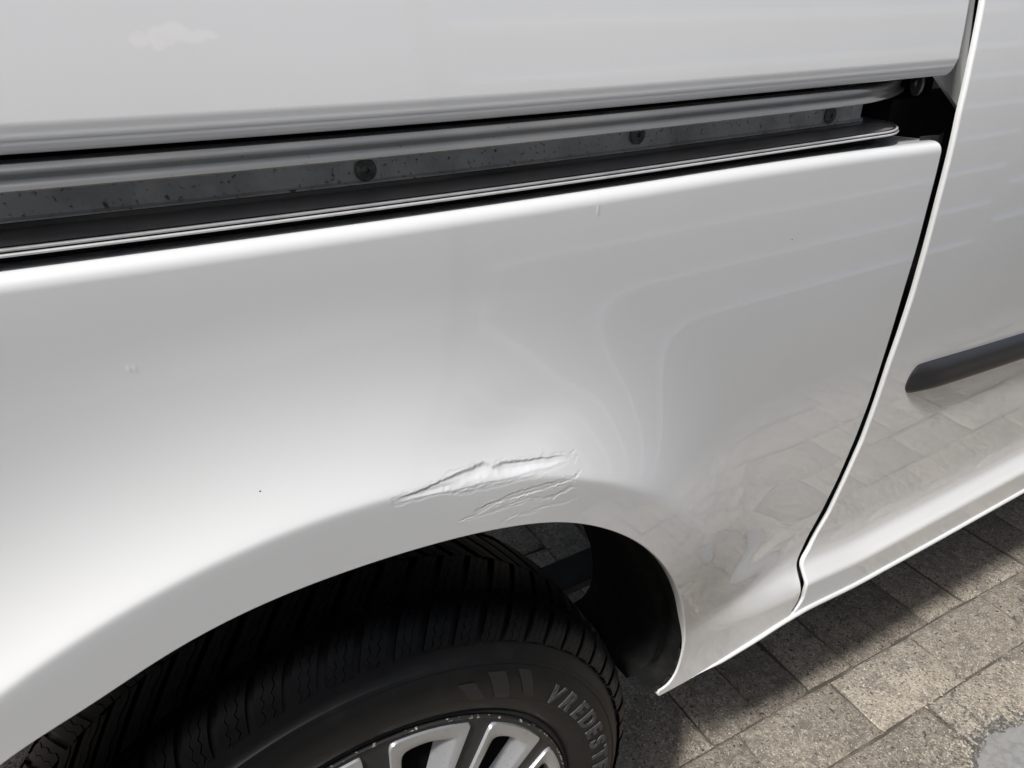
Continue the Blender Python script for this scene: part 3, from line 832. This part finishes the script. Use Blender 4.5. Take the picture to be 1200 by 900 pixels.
for j in range(0, 11):
    for i in range(-16, 44) if j < 3 else range(-34, 88):
        y = Y0 - .0565 - PY*j
        if j < 3: cells.append((.9330 + .2160*i + (.108 if j % 2 else 0), y, 1))
        else: cells.append((.9330 + .1120*i + .037 * (j % 3), y, 2))       # small setts farther out
cr, sr = math.cos(-.032), math.sin(-.032)
camp = np.array([-.0768, -.3993, 1.0671])
def score(c):
    x, y = c[0]*cr - c[1]*sr, c[0]*sr + c[1]*cr
    d = np.array([x, y, 0]) - camp; f = d @ fw; u = d @ rt2 / f * 841 + 600; v = d @ dn2 / f * 841 + 450
    vis = (f > 0) and -80 < u < 1280 and 400 < v < 1000
    return (0 if vis else 10) + np.linalg.norm(np.array([x, y]) - np.array([1.0, -.1]))
cells.sort(key=score)
far = []
for n, (x, y, t) in enumerate(cells):
    me = (mh, ms, mq)[t][int(rng.integers(6))]
    jx, jy, jz, ja = rng.normal(0, .0016), rng.normal(0, .0016), rng.normal(0, .0014), rng.normal(0, .007)
    tx, ty = rng.normal(0, .006, 2)
    if n < 290:
        o = bpy.data.objects.new("brick", me); COL.objects.link(o); o.parent = pav
        o.location = (x + jx, y + jy, jz); o.rotation_euler = (tx, ty, ja)
    else:
        far.append((me, x + jx, y + jy, jz))
V, F = [], []
for me, x, y, z in far:
    n0 = len(V); V += [(v.co.x + x, v.co.y + y, v.co.z + z) for v in me.vertices]
    F += [tuple(n0 + i for i in p.vertices) for p in me.polygons]
o = link("brick_field", mesh_from("brick_field", V, F), BRICKM, pav, smooth=False); tag(o, kind="stuff")

# smooth grey mortar patch with crumbling edge, lower right
def patch():
    r = np.random.default_rng(3)
    pts = [(.895,-.150),(.915,-.142),(.940,-.138),(.955,-.130),(.975,-.131),(.985,-.140),(1.00,-.138),(1.02,-.146),(1.045,-.146),(1.07,-.155),(1.09,-.165),(1.10,-.185),(1.08,-.215),(1.02,-.23),(.95,-.225),(.89,-.205),(.877,-.175)]
    P2 = []
    for i in range(len(pts)):
        a, b = np.array(pts[i]), np.array(pts[(i+1) % len(pts)])
        for t in np.linspace(0, 1, 10, endpoint=False): P2.append(a + (b-a)*t + r.normal(0, .0007, 2))
    P2 = np.array(P2); c = P2.mean(0)
    n = len(P2); V = [(p[0], p[1], -.005) for p in P2] + [(p[0], p[1], .0022) for p in P2] + [(*(c + (p-c)*(1 - .0022/np.linalg.norm(p-c))), .0036) for p in P2]
    F = [(i, (i+1) % n, n + (i+1) % n, n+i) for i in range(n)] + [(n+i, n+(i+1) % n, 2*n+(i+1) % n, 2*n+i) for i in range(n)] + [tuple(range(2*n, 3*n))]
    o = link("mortar_patch", mesh_from("mortar_patch", V, F), PATCHM, None, smooth=False); tag(o, kind="structure")
    # crumbs
    V, F = [], []
    for n in range(520):
        i = r.integers(len(P2)); d = abs(r.normal(0, .011)); dirn = (P2[i]-c)/np.linalg.norm(P2[i]-c)
        p = P2[i] + dirn*d + r.normal(0, .004, 2); s = abs(r.normal(.0016, .0009)) + .0006
        n0 = len(V)
        for dx, dy, dz in ((1,0,0),(-1,0,0),(0,1,0),(0,-1,0),(0,0,.8),(0,0,-.6)):
            V.append((p[0] + dx*s*r.uniform(.6,1.3), p[1] + dy*s*r.uniform(.6,1.3), .0015 + dz*s))
        F += [tuple(n0+k for k in f) for f in ((0,2,4),(2,1,4),(1,3,4),(3,0,4),(2,0,5),(1,2,5),(3,1,5),(0,3,5))]
    o = link("crumbs", mesh_from("crumbs", V, F), CRUMB, None, smooth=False); tag(o, kind="stuff")
    # grit strewn over the pavement beside the van
    V, F = [], []
    for n in range(900):
        p = np.array([r.uniform(.40, 1.6), r.uniform(-.30, .20)]); s = abs(r.normal(.0009, .0005)) + .0004
        n0 = len(V)
        for dx, dy, dz in ((1,0,0),(-1,0,0),(0,1,0),(0,-1,0),(0,0,.8),(0,0,-.6)):
            V.append((p[0] + dx*s*r.uniform(.6,1.3), p[1] + dy*s*r.uniform(.6,1.3), .0012 + dz*s))
        F += [tuple(n0+k for k in f) for f in ((0,2,4),(2,1,4),(1,3,4),(3,0,4),(2,0,5),(1,2,5),(3,1,5),(0,3,5))]
    for n in range(2200):        # pale sandy crumbs drifted round the patch
        i = r.integers(len(P2)); p = P2[i] + (P2[i]-c)/np.linalg.norm(P2[i]-c) * abs(r.normal(0, .06)) + r.normal(0, .018, 2); s = abs(r.normal(.0010, .0006)) + .0005
        n0 = len(V)
        for dx, dy, dz in ((1,0,0),(-1,0,0),(0,1,0),(0,-1,0),(0,0,.6),(0,0,-.6)):
            V.append((p[0] + dx*s*r.uniform(.6,1.6), p[1] + dy*s*r.uniform(.6,1.6), .0010 + dz*s))
        F += [tuple(n0+k for k in f) for f in ((0,2,4),(2,1,4),(1,3,4),(3,0,4),(2,0,5),(1,2,5),(3,1,5),(0,3,5))]
    o = link("grit", mesh_from("grit", V, F), GRIT, None, smooth=False); tag(o, kind="stuff")
GRIT = mat("pale_grit", (.40, .37, .31), rough=.85, noise=[(60, (.11, .10, .085), .50, .56)])
patch()

# ------------------------------------------------------------------ white ribbed garage fronts across the passage (mirrored in the paint)
GY = -1.20
def garage(x0, x1, dz, label, H=1.95):
    g = bpy.data.objects.new("garage_front", None); COL.objects.link(g)
    g.location = (.5*(x0+x1), GY, 0)
    tag(g, label, "garage front", "ribbed white garage fronts across the passage")
    w = x1 - x0
    mb = MB(); mb.box(-w/2, w/2, -.12, -.02, -.05, H); mb.build("wall_panel", CLAD, g)
    z = .10 + dz
    while z < H - .06:
        p = [(-.021, z - .036), (.004, z - .031), (.018, z - .012), (.024, z + .006), (.016, z + .020), (-.021, z + .034)]
        rows = [[(sx*w/2, -.0 + y, zz) for y, zz in p] for sx in (1, -1)]
        grid("rib", np.array(rows), RIBM, g, sharp=80)
        z += .20
    mb = MB()
    for sx in (-1, 1): mb.box(sx*w/2 - .03, sx*w/2 + .03, -.14, .012, -.05, H + .03)
    mb.box(-w/2, w/2, -.14, .012, H, H + .05)
    mb.build("frame", CLADG, g)
    return g
garage(.72, 3.06, .0, "white ribbed garage front mirrored in the quarter panel")
garage(3.13, 9.5, .09, "white ribbed garage front mirrored in the sliding door")

def plain_wall():
    w = bpy.data.objects.new("garden_wall", None); COL.objects.link(w); w.location = (-1.8, GY, 0)
    tag(w, "plain grey plastered wall behind the camera, facing the wheel", "wall")
    mb = MB(); mb.box(-2.45, 2.45, -.14, -.02, -.05, 1.95); mb.build("wall_panel", PLASTERM, w)
    mb = MB(); mb.box(-2.47, 2.47, -.17, .012, 1.95, 2.00); mb.build("coping", CLADG, w, bevel=.006)
plain_wall()
